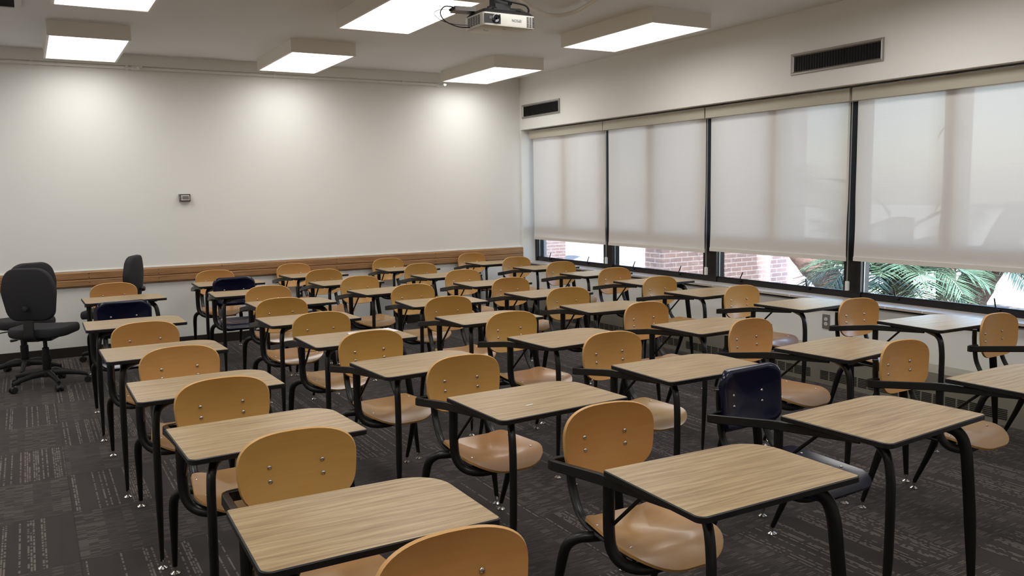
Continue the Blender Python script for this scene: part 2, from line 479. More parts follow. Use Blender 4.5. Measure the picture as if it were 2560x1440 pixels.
# ------------------------------------------------------------------ windows
GL = [(7.80, 9.262), (6.15, 7.64), (4.505, 5.97), (2.86, 4.345)]
FR = [(7.72, YB), (6.06, 7.72), (4.425, 6.06), (2.70, 4.425)]
LEV = [(8.95, 8.12), (7.25, 6.505), (5.653, 4.859), (4.015, 3.241)]
for i, ((g0, g1), (f0, f1)) in enumerate(zip(GL, FR)):
    m = MB(); xa, xb = 5.765, 5.87
    m.box(xa, xb, f0, g0, .668, 2.355); m.box(xa, xb, g1, f1, .668, 2.355)
    m.box(xa + .01, xb, g0, g1, .668, .712); m.box(xa + .01, xb, g0, g1, 2.30, 2.355)
    m.box(xa + .01, xb, g0, g1, 1.013, 1.137)
    cm = (g0 + g1) / 2; m.box(xa + .01, xb, cm - .062, cm + .062, 1.137, 2.30)
    m.box(xa + .022, xa + .028, g0, g1, .712, .722)
    w = struct(m.build('window_%d' % (i + 1), M_frame))
    g = MB(); g.box(5.815, 5.821, g0, g1, .712, 1.013); g.box(5.815, 5.821, g0, cm - .062, 1.137, 2.30); g.box(5.815, 5.821, cm + .062, g1, 1.137, 2.30)
    g.build('window_glass', M_glass, w)
    bd = MB()
    for yy in (g0, g1 - .006): bd.box(5.80, 5.812, yy, yy + .006, .712, 1.013)
    bd.build('glazing_bead', M_alu, w)
    for ly in LEV[i]:
        lv = MB(); lv.box(xa - .006, xa + .012, ly - .016, ly + .016, .694, .712)
        lean = -.045 if ly > 4.9 else .02
        lv.tube([(xa - .008, ly, .702), (xa - .014, ly + lean * .4, .735), (xa - .012, ly + lean, .79)], [.006, .0055, .005], 8)
        lv.build('window_lever', M_frame, w, smooth=True)
    for sgn in (-1, 1):
        for hz in (1.45, 1.98):
            lv = MB(); lv.tube([(5.77, cm + sgn * .03, hz), (5.745, cm + sgn * .08, hz - .004), (5.745, cm + sgn * .12, hz - .07)], .005, 6)
            lv.build('window_handle', M_frame, w, smooth=True)

BL = [(7.676, 9.222, .953, 7.662, 9.238), (6.062, 7.616, .951, 6.036, 7.650), (4.437, 5.993, .972, 4.412, 6.018), (2.80, 4.369, .980, 2.77, 4.388)]
BLAB = ['pale roller blind nearest the back wall corner, narrowest looking of the four',
        'pale roller blind second from the back wall, above the brown brick pier view',
        'pale roller blind third from the back wall, above the pink brick wall view',
        'pale roller blind nearest the camera, cut off by the right edge, above the palm leaves']
for i, (y0, y1, zb, c0, c1) in enumerate(BL):
    b = thing('roller_blind', BLAB[i], 'blind', (5.70, (y0 + y1) / 2, zb), 0, 'roller blinds on the window wall')
    oy = (y0 + y1) / 2
    def L(mb): mb.v = [(x - 5.70, y - oy, z - zb) for x, y, z in mb.v]; return mb
    m = MB(); pts = [(5.650, 2.238), (5.744, 2.238), (5.744, 2.338), (5.650, 2.338)]
    m.box(5.650, 5.744, c0, c1, 2.238, 2.338); L(m).build('blind_cassette', M_cassette, b)
    m = MB(); N = 24
    for k in range(N):
        za = zb + .03 + (2.238 - zb - .03) * k / N; zc = zb + .03 + (2.238 - zb - .03) * (k + 1) / N
        fx = lambda z, yy: 5.700 + .004 * sin((z - zb) * 2.2)
        ins = lambda z: .006 * sin(min(1, (z - zb) / .5) * pi)
        m.quad((fx(za, 0), y0 + ins(za), za), (fx(za, 0), y1 - ins(za), za), (fx(zc, 0), y1 - ins(zc), zc), (fx(zc, 0), y0 + ins(zc), zc))
    L(m).build('blind_fabric', M_blind, b, smooth=True)
    m = MB(); m.box(5.696, 5.704, y0, y1, zb, zb + .034); L(m).build('hem_bar', M_hem, b)
    m = MB(); yc = c0 + .012 if i < 3 else c0 + .01
    m.tube([(5.705, yc, 2.24), (5.705, yc, 1.5), (5.705, yc + .004, .80)], .0028, 6); m.tube([(5.716, yc + .006, 2.24), (5.716, yc + .006, .80)], .0028, 6)
    L(m).build('pull_chain', M_alu, b, smooth=True)
    m = MB(); m.box(5.700, 5.722, yc - .010, yc + .016, .735, .805); m.lathe([(.012, -.012), (.012, .012)], (5.711, yc + .003, .80), 10, M=Matrix.Rotation(pi / 2, 4, 'X'))
    L(m).build('chain_holder', M_white, b)

# wall vents
def wall_vent(y0, y1, lab):
    z0, z1 = 2.49, 2.664
    v = thing('wall_vent', lab, 'vent', (XW, (y0 + y1) / 2, z0), 0, 'grey framed air vents above the windows')
    oy = (y0 + y1) / 2; m = MB(); b = .028
    ring = lambda x, d: [(x, y0 + d, z0 + d), (x, y1 - d, z0 + d), (x, y1 - d, z1 - d), (x, y0 + d, z1 - d)]
    rr = [ring(XW - .001, 0), ring(XW - .014, .004), ring(XW - .010, .016), ring(XW - .012, .020), ring(XW - .002, b)]
    vs = [(x - XW, y - oy, z - z0) for r in rr for x, y, z in r]
    m.add(vs, [(4 * k + j, 4 * k + 4 + j, 4 * k + 4 + (j + 1) % 4, 4 * k + (j + 1) % 4) for k in range(len(rr) - 1) for j in range(4)])
    m.build('vent_frame', M_alu, v)
    m = MB(); m.box(-.0015, 0, y0 + b - oy, y1 - b - oy, b, z1 - z0 - b); m.build('vent_backing', M_ventblack, v)
    m = MB(); yy = y0 + b + .02
    while yy < y1 - b: m.box(-.006, -.0015, yy - oy, yy + .0012 - oy, b, z1 - z0 - b); yy += .0255
    m.build('vent_slats', plain_slat, v)
plain_slat = plain('vent_slat_grey', (0.03, 0.028, 0.027), 0.45)
wall_vent(8.385, 9.25, 'grey framed black air vent beside the far corner, above the first blind')
wall_vent(4.055, 4.92, 'larger looking grey framed black air vent near the camera, above the third and fourth blinds')

# convector along the window wall
cv = thing('convector_heater', 'long grey convector heater cover at floor level under the windows', 'heater', (5.52, 5.6, 0))
m = MB(); m.box(-.08, .078, -2.8, 3.69, 0, .262); m.add([(-.08, -2.8, .262), (-.08, 3.69, .262), (-.06, 3.69, .285), (-.06, -2.8, .285), (.078, -2.8, .285), (.078, 3.69, .285)], [(0, 3, 2, 1), (3, 4, 5, 2)])
m.build('heater_cover', M_conv, cv)
m = MB(); yy = 2.96 - 5.6
k = 0
while yy < 3.6:
    if k % 9 != 8:
        for r in range(6): m.box(-.0815, -.0795, yy, yy + .076, .040 + r * .0125, .0465 + r * .0125)
    elif m.v:
        m.build('heater_grille', M_slot, cv); m = MB()
    yy += .088; k += 1
if m.v: m.build('heater_grille', M_slot, cv)

# outlets
def outlet(name, lab, loc, rz, plate):
    t = thing(name, lab, 'outlet', loc, rz)
    m = MB(); m.prism(round_poly([(-.036, -.058), (.036, -.058), (.036, .058), (-.036, .058)], [.004] * 4, 2), 0, .006)
    Mx = Matrix.Rotation(pi / 2, 4, 'X')
    m.v = [tuple(Mx @ Vector(v)) for v in m.v]; m.build('cover_plate', plate, t)
    for s in (-1, 1):
        m = MB(); m.prism([(.017 * cos(a * pi / 8), .0145 * sin(a * pi / 8)) for a in range(16)], .006, .008)
        m.v = [tuple(Mx @ Vector(v) + Vector((0, 0, s * .0195))) for v in m.v]
        k = len(m.f); 
        for dx in (-.006, .006): m.box(dx - .0012, dx + .0012, -.0085, -.0078, s * .0195 - .002, s * .0195 + .007, 1)
        m.box(-.002, .002, -.0085, -.0078, s * .0195 - .009, s * .0195 - .005, 1)
        m.build('socket', [M_white, M_slot], t)
    return t
outlet('wall_outlet', 'steel plated double power outlet on the wall under the third window', (5.60, 4.53, .478), -pi / 2, M_alu)
outlet('wall_outlet', 'small dark power outlet on the back wall below the wooden rail', (2.62, YB, .485), 0, M_blackplastic)

# thermostat with guard on the back wall
th = thing('thermostat', 'small grey caged thermostat alone on the bare back wall', 'thermostat', (1.455, YB, 1.565))
m = MB(); m.add([(-.058, 0, -.040), (.058, 0, -.040), (.058, 0, .040), (-.058, 0, .040), (-.050, -.040, -.034), (.050, -.040, -.034), (.050, -.040, .034), (-.050, -.040, .034)],
                [(0, 4, 5, 1)[::-1], (1, 5, 6, 2)[::-1], (2, 6, 7, 3)[::-1], (3, 7, 4, 0)[::-1]])
m.build('guard', M_greybox, th)
m = MB(); m.box(-.042, .042, -.043, -.004, -.026, .026); m.build('face_plate', M_white, th)
m = MB(); m.box(-.026, .036, -.0445, -.043, -.018, .018); m.build('screen', M_greybox, th)
m = MB(); m.box(-.036, -.032, -.0445, -.043, -.018, .018); m.build('scale_strip', M_slot, th)

# pipe under the beam with couplings and sprinkler ends
pp = thing('ceiling_pipe', 'thin cream painted pipe running along the top of the back wall', 'pipe', (1.0, YB - .035, 2.865))
m = MB(); m.tube([(-3.7, 0, 0), (3.40, 0, 0)], .014, 10, mi=0); m.build('pipe_run', M_wall, pp, smooth=True)
for cx_ in (-.85, -.02, 1.45, 2.95):
    m = MB(); m.tube([(cx_ - .014, 0, 0), (cx_ + .014, 0, 0)], .019, 10); m.box(cx_ - .008, cx_ + .008, -.004, .03, .010, .035); m.build('pipe_clamp', M_wall, pp)
for cx_ in (.07, 3.43):
    m = MB(); m.tube([(cx_ - .05, 0, 0), (cx_, 0, 0)], .021, 10); m.tube([(cx_, 0, 0), (cx_ + .02, -.02, .004), (cx_ + .028, -.055, .0)], [.018, .016, .012], 10)
    m.lathe([(.004, 0), (.004, .02), (.020, .022), (.020, .026)], (cx_ + .028, -.058, .0), 10, M=Matrix.Rotation(pi / 2, 4, 'X'), mi=1); m.build('sprinkler_head', [M_wall, M_chrome], pp, smooth=True)
m = MB(); m.box(3.185, 3.20, .012, .020, -.01, .135); m.build('drop_strap', M_wall, pp)

# ceiling return grille, top left
cg = thing('ceiling_grille', 'dark return air grille with cream frame on the ceiling, top left corner', 'vent', (-.23, 7.07, ZC))
m = MB()
for a in ((-.31, .31, -.31, -.27), (-.31, .31, .27, .31), (-.31, -.27, -.27, .27), (.27, .31, -.27, .27)): m.box(a[0], a[1], a[2], a[3], -.015, 0)
m.build('grille_frame', M_ceil, cg)
m = MB(); m.box(-.27, .27, -.27, .27, -.003, 0)
for k in range(18): m.box(-.27, .27, -.262 + k * .030, -.256 + k * .030, -.012, -.003)
m.build('grille_slats', M_slot, cg)

# ------------------------------------------------------------------ ceiling light fixtures
def make_fixture(name, lab, x, y, lens):
    t = thing(name, lab, 'ceiling light', (x, y, 2.885), 0, 'surface mounted fluorescent boxes on the ceiling')
    hw, hd, h = .31, .645, .115
    m = MB()
    m.box(-hw, hw, -hd, -hd + .012, 0, h); m.box(-hw, hw, hd - .012, hd, 0, h); m.box(-hw, -hw + .012, -hd + .012, hd - .012, 0, h); m.box(hw - .012, hw, -hd + .012, hd - .012, 0, h)
    m.box(-hw + .012, hw - .012, -hd + .012, hd - .012, .02, .03)
    m.build('light_housing', M_lightbox, t)
    m = MB()
    for a in ((-hw, hw, -hd, -hd + .018), (-hw, hw, hd - .018, hd), (-hw, -hw + .018, -hd + .018, hd - .018), (hw - .018, hw, -hd + .018, hd - .018)): m.box(a[0], a[1], a[2], a[3], -.006, 0)
    m.build('lens_frame', M_lightbox, t)
    m = MB(); m.quad((-hw + .018, -hd + .018, -.002), (-hw + .018, hd - .018, -.002), (hw - .018, hd - .018, -.002), (hw - .018, -hd + .018, -.002))
    m.build('light_diffuser', lens, t)
    return t
FX = {(.56, 8.42): 'lit ceiling light box above the office chairs, far left',
      (2.52, 8.41): 'lit ceiling light box by the back wall, middle of the far row of three',
      (4.675, 8.465): 'lit ceiling light box by the back wall nearest the window corner',
      (.56, 5.91): 'half lit ceiling light box cut off at the top left',
      (2.54, 5.89): 'lit ceiling light box behind the projector, cut off at the top edge',
      (4.665, 5.89): 'lit ceiling light box right of the projector, nearest the window wall vents'}
for (x, y), lab in FX.items(): make_fixture('ceiling_light', lab, x, y, M_lens_half if (x, y) == (.56, 5.91) else M_lens)
for x in (-1.5,):
    for y in (8.42, 5.9): make_fixture('ceiling_light', 'ceiling light box left of the view, %s row' % ('far' if y > 7 else 'second'), x, y, M_lens)
for i, x in enumerate((-1.5, .56, 2.53, 4.665)):
    for j, y in enumerate((3.37, .84)):
        make_fixture('ceiling_light', 'ceiling light box overhead out of view, column %s, %s' % (('left', 'second', 'third', 'window side')[i], ('above the desks', 'above the camera')[j]), x, y, M_lens)

# ------------------------------------------------------------------ projector
pj = thing('projector', 'white and black projector hanging upside down from the ceiling', 'projector', (2.445, 4.31, 2.500))
W2, D2, H2 = .171, .122, .073
m = MB(); base = round_poly([(-W2, -D2), (W2, -D2), (W2, D2), (-W2, D2)], [.02, .02, .045, .045], 5)
ins = lambda pts, d: [(x * (1 - d / W2), y * (1 - d / D2)) for x, y in pts]
rings = [(ins(base, .010), 0.0), (ins(base, .003), .004), (base, .012), (base, H2)]
n = len(base); vs = [(x, y, z) for r, z in rings for x, y in r]
m.add(vs, [tuple(range(n - 1, -1, -1))] + [(k * n + j, k * n + (j + 1) % n, (k + 1) * n + (j + 1) % n, (k + 1) * n + j) for k in range(3) for j in range(n)])
m.build('projector_case', M_white, pj, smooth=True)
m = MB(); r2 = [(base, H2), (ins(base, .004), H2 + .006), (ins(base, .022), H2 + .024)]
vs = [(x, y, z) for r, z in r2 for x, y in r]
m.add(vs, [(k * n + j, k * n + (j + 1) % n, (k + 1) * n + (j + 1) % n, (k + 1) * n + j) for k in range(2) for j in range(n)] + [tuple(2 * n + j for j in range(n))])
m.build('projector_top', M_blackplastic, pj)
m = MB(); m.box(-.163, -.060, -D2 - .002, -D2 + .001, .014, H2 - .008); m.v = [(x + 0.0, y, z) for x, y, z in m.v]
lp = m.build('lens_panel', M_blackplastic, pj)
m = MB(); m.lathe([(.026, 0), (.026, .005), (.021, .006), (.018, .002), (.0, -.001)], (-.088, -D2 - .002, .040), 24, M=Matrix.Rotation(pi / 2, 4, 'X')); m.build('projector_lens', plain('lens_glass', (.01, .01, .014), .08, spec=.8), lp, smooth=True)
m = MB(); m.box(-.132, -.112, -D2 - .0035, -D2 - .002, .046, .051); m.box(-.132, -.112, -D2 - .0035, -D2 - .002, .038, .043); m.build('focus_ring_mark', M_greybox, lp)
m = MB()
for r in range(9):
    for c in range(3): m.box(.112 + c * .018, .126 + c * .018, -D2 - .0012, -D2 + .002, .010 + r * .0065, .0138 + r * .0065)
m.build('front_vent', M_slot, pj)
m = MB()
for r in range(8):
    for c in range(5): m.box(-W2 - .0012, -W2 + .002, -.085 + c * .030, -.061 + c * .030, .014 + r * .0065, .0175 + r * .0065)
m.build('side_vent', M_slot, pj)
m = MB(); m.lathe([(.004, -.001), (.004, .001)], (-.1, .0, -.0005), 8); m.box(-.012, .012, -.062, -.056, -.001, .001); m.box(-.09, -.06, .02, .024, -.001, .001); m.build('foot_mark', M_greybox, pj)
tc_ = bpy.data.curves.new('logo', 'FONT'); tc_.body = 'EPSON'; tc_.size = .021; tc_.align_x = 'CENTER'; tc_.align_y = 'CENTER'; tc_.extrude = .0003
to = bpy.data.objects.new('tmp_text', tc_); COL.objects.link(to)
bpy.context.view_layer.update()
me = bpy.data.meshes.new_from_object(to.evaluated_get(bpy.context.evaluated_depsgraph_get())); bpy.data.objects.remove(to)
me.materials.clear(); me.materials.append(plain('logo_grey', (.10, .10, .11), .5))
lg = bpy.data.objects.new('logo_lettering', me); COL.objects.link(lg); lg.parent = pj
lg.location = (.045, -D2 - .0008, .040); lg.rotation_euler = (pi / 2, pi, 0)
mt = thing('projector_mount', 'black ceiling bracket and pole holding the projector', 'bracket', (2.445, 4.31, 2.597))
m = MB(); m.box(-.105, .105, -.07, .07, 0, .012); m.box(-.05, .05, -.05, .05, .012, .045)
for sx in (-1, 1):
    for sy in (-1, 1): m.tube([(sx * .03, sy * .03, .02), (sx * .095, sy * .08, .012), (sx * .13, sy * .085, -.004)], [.010, .009, .007], 6)
m.build('mount_plate', M_blackplastic, mt)
m = MB(); m.tube([(0, 0, .04), (0, 0, .375)], .024, 16); m.build('mount_pole', M_blackplastic, mt, smooth=True)
m = MB(); m.box(-.09, .09, -.09, .09, .375, .4025); m.build('ceiling_flange', M_blackplastic, mt)
m = MB(); m.box(-.045, .045, -.03, .03, .045, .085); m.lathe([(.010, 0), (.010, .02)], (.052, -.02, .06), 8, M=Matrix.Rotation(pi / 2, 4, 'Y')); m.build('tilt_joint', M_blackplastic, mt)
ab = thing('signal_box', 'small grey signal converter box strapped beside the projector', 'electronics', (2.245, 4.37, 2.598), radians(-8))
m = MB(); m.prism(round_poly([(-.065, -.045), (.065, -.045), (.065, .045), (-.065, .045)], [.005] * 4, 2), 0, .024); m.build('converter_case', M_greybox, ab)
m = MB()
for k in range(3): m.box(-.066 - .012, -.064, -.03 + k * .022, -.018 + k * .022, .006, .018)
m.build('plug', M_blackplastic, ab)
m = MB(); m.box(.02, .15, -.012, .012, .004, .010); m.build('strap', M_blackplastic, ab)
def cable(name, lab, pts, r, mat):
    m = MB(); m.tube(smooth_path(pts, 8), r, 8); o = m.build(name, mat, None, smooth=True); tag(o, lab, 'cable'); return o
cable('black_cable', 'thicker black cable looping at the left side of the projector', [(2.18, 4.34, 2.613), (2.125, 4.36, 2.618), (2.095, 4.36, 2.58), (2.12, 4.35, 2.535), (2.20, 4.345, 2.510), (2.272, 4.345, 2.512)], .0035, M_blackplastic)
cable('thin_cable', 'thin black cable making the wider loop left of the projector', [(2.18, 4.36, 2.607), (2.10, 4.37, 2.60), (2.06, 4.37, 2.575), (2.10, 4.36, 2.54), (2.18, 4.36, 2.525), (2.272, 4.36, 2.527)], .0018, M_blackplastic)
cable('mount_cable', 'black cable draped over the top of the projector to its right side', [(2.36, 4.27, 2.68), (2.47, 4.24, 2.655), (2.56, 4.22, 2.64), (2.585, 4.215, 2.62), (2.59, 4.22, 2.60)], .006, M_blackplastic)
cable('ceiling_cable', 'white cable drooping in an arc under the ceiling right of the projector', [(2.47, 4.36, 2.99), (2.9, 4.95, 2.985), (3.236, 5.361, 2.955), (3.513, 5.585, 2.95), (3.72, 5.67, 2.95), (3.80, 5.52, 2.955), (3.75, 5.2, 2.965), (3.70, 4.9, 2.985)], .016, M_lightbox)

# ------------------------------------------------------------------ chair desks
def shell(outline, rings, surf, thick, name, mats, parent, label=None, rim=None):
    """curved plywood shell: outline (a,b) about centre, surf(a,b)->(x,y,z,normal dir)"""
    n = len(outline); V = []; top = []
    for s in rings:
        for a, b in outline: V.append((a * s, b * s))
    V.append((0, 0))
    m = MB(); K = len(rings)
    P = [Vector(surf(a, b)) for a, b in V]
    e = 1e-3
    Nn = []
    for a, b in V:
        p = Vector(surf(a, b)); u = Vector(surf(a + e, b)) - p; v = Vector(surf(a, b + e)) - p
        Nn.append(u.cross(v).normalized())
    tk = [thick] * len(V)
    A = [p + q * (thick / 2) for p, q in zip(P, Nn)]; B = [p - q * (thick / 2) for p, q in zip(P, Nn)]
    vs = A + B; o = len(A); fs = []; mi = []
    for k in range(K - 1):
        for j in range(n):
            a, b = k * n + j, k * n + (j + 1) % n
            fs.append((a, b, b + n, a + n)); mi.append(0)
            fs.append((o + a, o + a + n, o + b + n, o + b)); mi.append(0)
    c = K * n
    for j in range(n):
        a, b = (K - 1) * n + j, (K - 1) * n + (j + 1) % n
        fs.append((a, b, c)); mi.append(0); fs.append((o + b, o + a, o + c)); mi.append(0)
    for j in range(n):
        a, b = j, (j + 1) % n
        fs.append((b, a, o + a, o + b)); mi.append(1)
    m.v = [tuple(v) for v in vs]; m.f = fs; m.m = mi
    return m.build(name, mats, parent, smooth=True, sharp=50, label=label)

def back_surf(thickf=0):
    def f(a, b):
        u = .288 + a; z = .690 + b
        v = .424 - 1.30 * a * a + .06 * b - 1.3 * b * b
        return (u, v, z)
    return f
def seat_surf(a, b):
    u = .289 + a; v = .120 + b
    t = max(0.0, min(1.0, (b + .22) / .44))
    z = .432 + (0.15 + .85 * t) * 1.25 * a * a - .006 * t
    z -= .012 * math.exp(-(((b - .06) / .11) ** 2 + (a / .16) ** 2)) - .006 * math.exp(-(((b + .10) / .07) ** 2 + (a / .06) ** 2))
    if b < -.09: z -= 1.9 * (b + .09) ** 2
    return (u, v, z)

RINGS = [1.0, .985, .94, .86, .74, .58, .40, .2]
def superell(a, b, n, k=56):
    out = []
    for i in range(k):
        t = 2 * pi * i / k; c, q = cos(t), sin(t)
        out.append((a * math.copysign(abs(c) ** (2 / n), c), b * math.copysign(abs(q) ** (2 / n), q)))
    return out
BACK_OUT = [(a * (1 + .045 * (b / .13)), b if b > 0 else b * 1.03) for a, b in superell(.192, .1265, 3.1)]
SEAT_OUT = round_poly([(-.190, -.215), (.190, -.215), (.150, .215), (-.150, .215)], [.135, .135, .055, .055], 9)
SEAT_OUT = [(a * (1 + .10 * (1 - (b / .215) ** 2)), b) for a, b in SEAT_OUT]
BLUE_BACK = round_poly([(-.176, -.130), (.176, -.130), (.188, .126), (-.188, .126)], [.055, .055, .060, .060], 10)
BLUE_BACK = [(a * (1 + .02 * (1 - (b / .13) ** 2)), b * (1 + .05 * (1 - (a / .19) ** 2))) for a, b in BLUE_BACK]
BLUE_SEAT = round_poly([(-.195, -.215), (.195, -.215), (.175, .215), (-.175, .215)], [.07, .07, .05, .05], 7)

TOP_OUT = round_poly([(0, 0), (.004, -.440), (.617, -.427), (.604, -.004)], [.010, .028, .016, .125], 8)
def inset(poly, d, c=(.3, -.22)):
    out = []; n = len(poly)
    for i in range(n):
        p0 = Vector(poly[i - 1]); p1 = Vector(poly[i]); p2 = Vector(poly[(i + 1) % n])
        t = (p2 - p0)
        if t.length < 1e-9: out.append(tuple(p1)); continue
        t.normalize(); nn = Vector((-t.y, t.x)); out.append((p1.x + nn.x * d, p1.y + nn.y * d))
    return out

def glide(foot, mat, parent):
    m = MB(); x, y = foot
    m.lathe([(.019, 0.0), (.020, .003), (.011, .009), (.006, .012), (.006, .026), (.010, .028), (.0105, .040)], (x, y, .0005), 14)
    return m.build('foot_glide', M_chrome, parent, smooth=True)

def make_unit(blue=False):
    t = bpy.data.objects.new('chair_desk', None); COL.objects.link(t); t.empty_display_size = .1
    # tabletop with black band
    m = MB(); m.prism(inset(TOP_OUT, .004), .7385, .7402); top = m.build('tabletop', M_lam, t)
    m = MB(); a = TOP_OUT; b = inset(TOP_OUT, .0042); c = inset(TOP_OUT, .003); n = len(a)
    rr = [(c, .7398), (a, .7375), (a, .7225), (c, .7205)]
    vs = [(x, y, z) for r, z in ([(b, .7400)] + rr) for x, y in r]
    fs = [(k * n + j, (k + 1) * n + j, (k + 1) * n + (j + 1) % n, k * n + (j + 1) % n) for k in range(4) for j in range(n)]
    fs.append(tuple(4 * n + j for j in range(n - 1, -1, -1)))
    m.add(vs, fs); m.build('edge_band', M_edge, top, smooth=True, sharp=40)
    # support pan under the top
    pan = round_poly([(.045, -.045), (.048, -.355), (.11, -.395), (.51, -.385), (.565, -.345), (.555, -.12), (.49, -.045)], [.02, .05, .06, .06, .05, .06, .06], 5)
    m = MB(); p2 = inset(pan, .012); n = len(pan)
    vs = [(x, y, .7205) for x, y in pan] + [(x, y, .706) for x, y in p2]
    m.add(vs, [(j, n + j, n + (j + 1) % n, (j + 1) % n) for j in range(n)] + [tuple(n + j for j in range(n - 1, -1, -1))])
    m.build('support_pan', M_steel, t)
    # arm
    m = MB(); ap = [(.150, .428, .626), (.095, .428, .626), (.072, .422, .6265), (.060, .405, .629), (.0565, .385, .632), (.040, .075, .683), (.037, .03, .689), (.037, -.01, .692), (.048, -.30, .709)]
    m.tube(ap, [.0172] * 7 + [.0165, .0085], asp=.66, up=(0, 0, 1), square=True); m.build('arm_rail', M_steel, t)
    # arm post: down from the arm, swept under the front of the seat
    m = MB(); m.tube(smooth_path([(.060, .052, .690), (.058, .050, .60), (.058, .048, .505), (.064, .040, .455), (.086, .020, .418), (.128, -.008, .401), (.20, -.020, .398), (.40, -.020, .400)], 6), [.020] * 37 + [.017] * 6, 12, asp=.82)
    m.build('arm_post', M_steel, t, smooth=True)
    # brace
    m = MB(); m.tube([(.066, .034, .545), (.058, -.135, .696)], .0065, 6); m.build('brace', M_steel, t)
    # front legs
    for lp in ([(.21, -.19, .697), (.130, -.305, .697), (.098, -.352, .691), (.081, -.384, .668), (.074, -.400, .620), (.071, -.407, .54), (.067, -.409, .33), (.064, -.400, .035)],
               [(.41, -.18, .697), (.480, -.300, .697), (.510, -.347, .691), (.530, -.380, .668), (.539, -.397, .620), (.547, -.404, .54), (.572, -.409, .33), (.601, -.412, .035)]):
        sp = smooth_path(lp, 4); k = len(sp); m = MB()
        rad = [.0200 if p.z > .33 else .0108 + (.0200 - .0108) * max(0, (p.z - .035)) / .295 for p in sp]
        dd = (sp[1] - sp[0]).cross(Vector((0, 0, 1))); m.tube(sp, [r * .72 for r in rad], 14, up=dd, asp=1.46); lg = m.build('leg', M_steel, t, smooth=True); glide(lp[-1][:2], M_chrome, lg)
    # rear legs
    for lp in ([(.30, .235, .405), (.20, .245, .405), (.135, .258, .405), (.092, .285, .399), (.066, .312, .370), (.060, .335, .315), (.062, .368, .22), (.065, .428, .035)],
               [(.28, .235, .405), (.38, .245, .405), (.440, .262, .405), (.482, .290, .399), (.510, .315, .370), (.518, .335, .315), (.520, .370, .22), (.520, .452, .035)]):
        sp = smooth_path(lp, 4); m = MB()
        rad = [.0185 if p.z > .30 else .0105 + (.0185 - .0105) * max(0, (p.z - .035)) / .265 for p in sp]
        m.tube(sp, rad, 12, up=(0, 0, 1)); lg = m.build('leg', M_steel, t, smooth=True); glide(lp[-1][:2], M_chrome, lg)
    # back uprights running forward under the seat
    for ux, sgn in ((.150, 1), (.428, -1)):
        m = MB(); m.tube(smooth_path([(ux + sgn * .012, .449, .728), (ux + sgn * .010, .447, .66), (ux + sgn * .006, .432, .560), (ux + sgn * .004, .406, .500), (ux + sgn * .002, .368, .450), (ux, .315, .424), (ux, .22, .414), (ux, .03, .414)], 5), .0175, 12, asp=.62, up=(1, 0, 0))
        m.build('back_upright', M_steel, t, smooth=True)
    # seat and backrest
    if blue:
        st = shell(BLUE_SEAT, RINGS, seat_surf, .013, 'seat', [M_navy, M_navy], t)
        bf = back_surf()
        def bs(a, b):
            x, y, z = bf(a, b); d = ((abs(a) / .190) ** 5 + (abs(b) / .131) ** 5) ** .2
            k = max(0.0, min(1.0, (d - .84) / .16)); return (x, y - .004 + .024 * k * k * k, z)
        bk = shell(BLUE_BACK, [1.0, .985, .97, .955, .94, .92, .90, .87, .82, .72, .58, .40, .2], bs, .010, 'backrest', [M_navy, M_navy], t)
    else:
        st = shell(SEAT_OUT, RINGS, seat_surf, .0105, 'seat', [M_plyseat, M_plyedge], t)
        bk = shell(BACK_OUT, RINGS, back_surf(), .0105, 'backrest', [M_ply, M_plyedge], t)
    rp = [(.0078, 0), (.0076, .0018), (.006, .0036), (.003, .0047), (0, .005)]
    for a in (-.087, .087):
        for b in (.013, -.033):
            x, y, z = back_surf()(a, b); m = MB()
            m.lathe(rp, (x, y - .0062 - (.003 if blue else 0), z), 12, M=Matrix.Rotation(pi / 2 + .05, 4, 'X') @ Matrix.Rotation(0, 4, 'Z')); m.build('rivet', M_rivet, bk, smooth=True)
    for a in (-.150, .150):
        for b in (-.075, .120):
            x, y, z = seat_surf(a, b); m = MB(); m.lathe([(r * .8, h * .7) for r, h in rp], (x, y, z + .0055 + (.001 if blue else 0)), 10); m.build('rivet', M_rivet, st, smooth=True)
    return t

UN = dict(A=(0.407,2.254,-2.06), D=(0.381,3.189,1.13), D2=(0.338,4.101,-0.42), D3=(0.297,5.114,0.24), D4=(0.281,6.325,-0.97), D5=(0.352,7.840,0.57),
 B=(1.447,1.968,-2.30), E=(1.440,3.037,1.32), O=(1.346,3.958,2.99), P=(1.325,4.875,-0.15), Q=(1.311,5.787,0.09), R=(1.444,6.705,0.41), S=(1.333,7.630,-2.79), T=(1.351,8.562,-1.03),
 C=(2.350,2.097,2.47), K=(2.379,3.167,-1.14), N=(2.353,4.127,3.22), K3=(2.350,5.105,-0.39), K4=(2.450,6.055,-3.76), K5=(2.376,6.976,3.04), K6=(2.307,7.890,1.04), K7=(2.262,8.800,2.5),
 F=(3.402,2.128,0.83), G=(3.341,3.034,4.70), M=(3.306,3.989,0.65), M3=(3.335,5.060,-5.11), M4=(3.392,5.983,-0.17), M5=(3.396,6.949,-1.34), M6=(3.369,7.880,0.13), M7=(3.350,8.825,-2.14),
 I=(4.531,3.292,-3.42), I2=(4.520,4.300,1.22), I3=(4.468,5.225,0.61), I4=(4.646,6.145,-2.24), I5=(4.660,7.060,1.46), I6=(4.628,7.955,1.20), I7=(4.500,8.860,-0.15),
 U=(4.611,2.360,0.09), Z=(0.484,1.231,0.0))
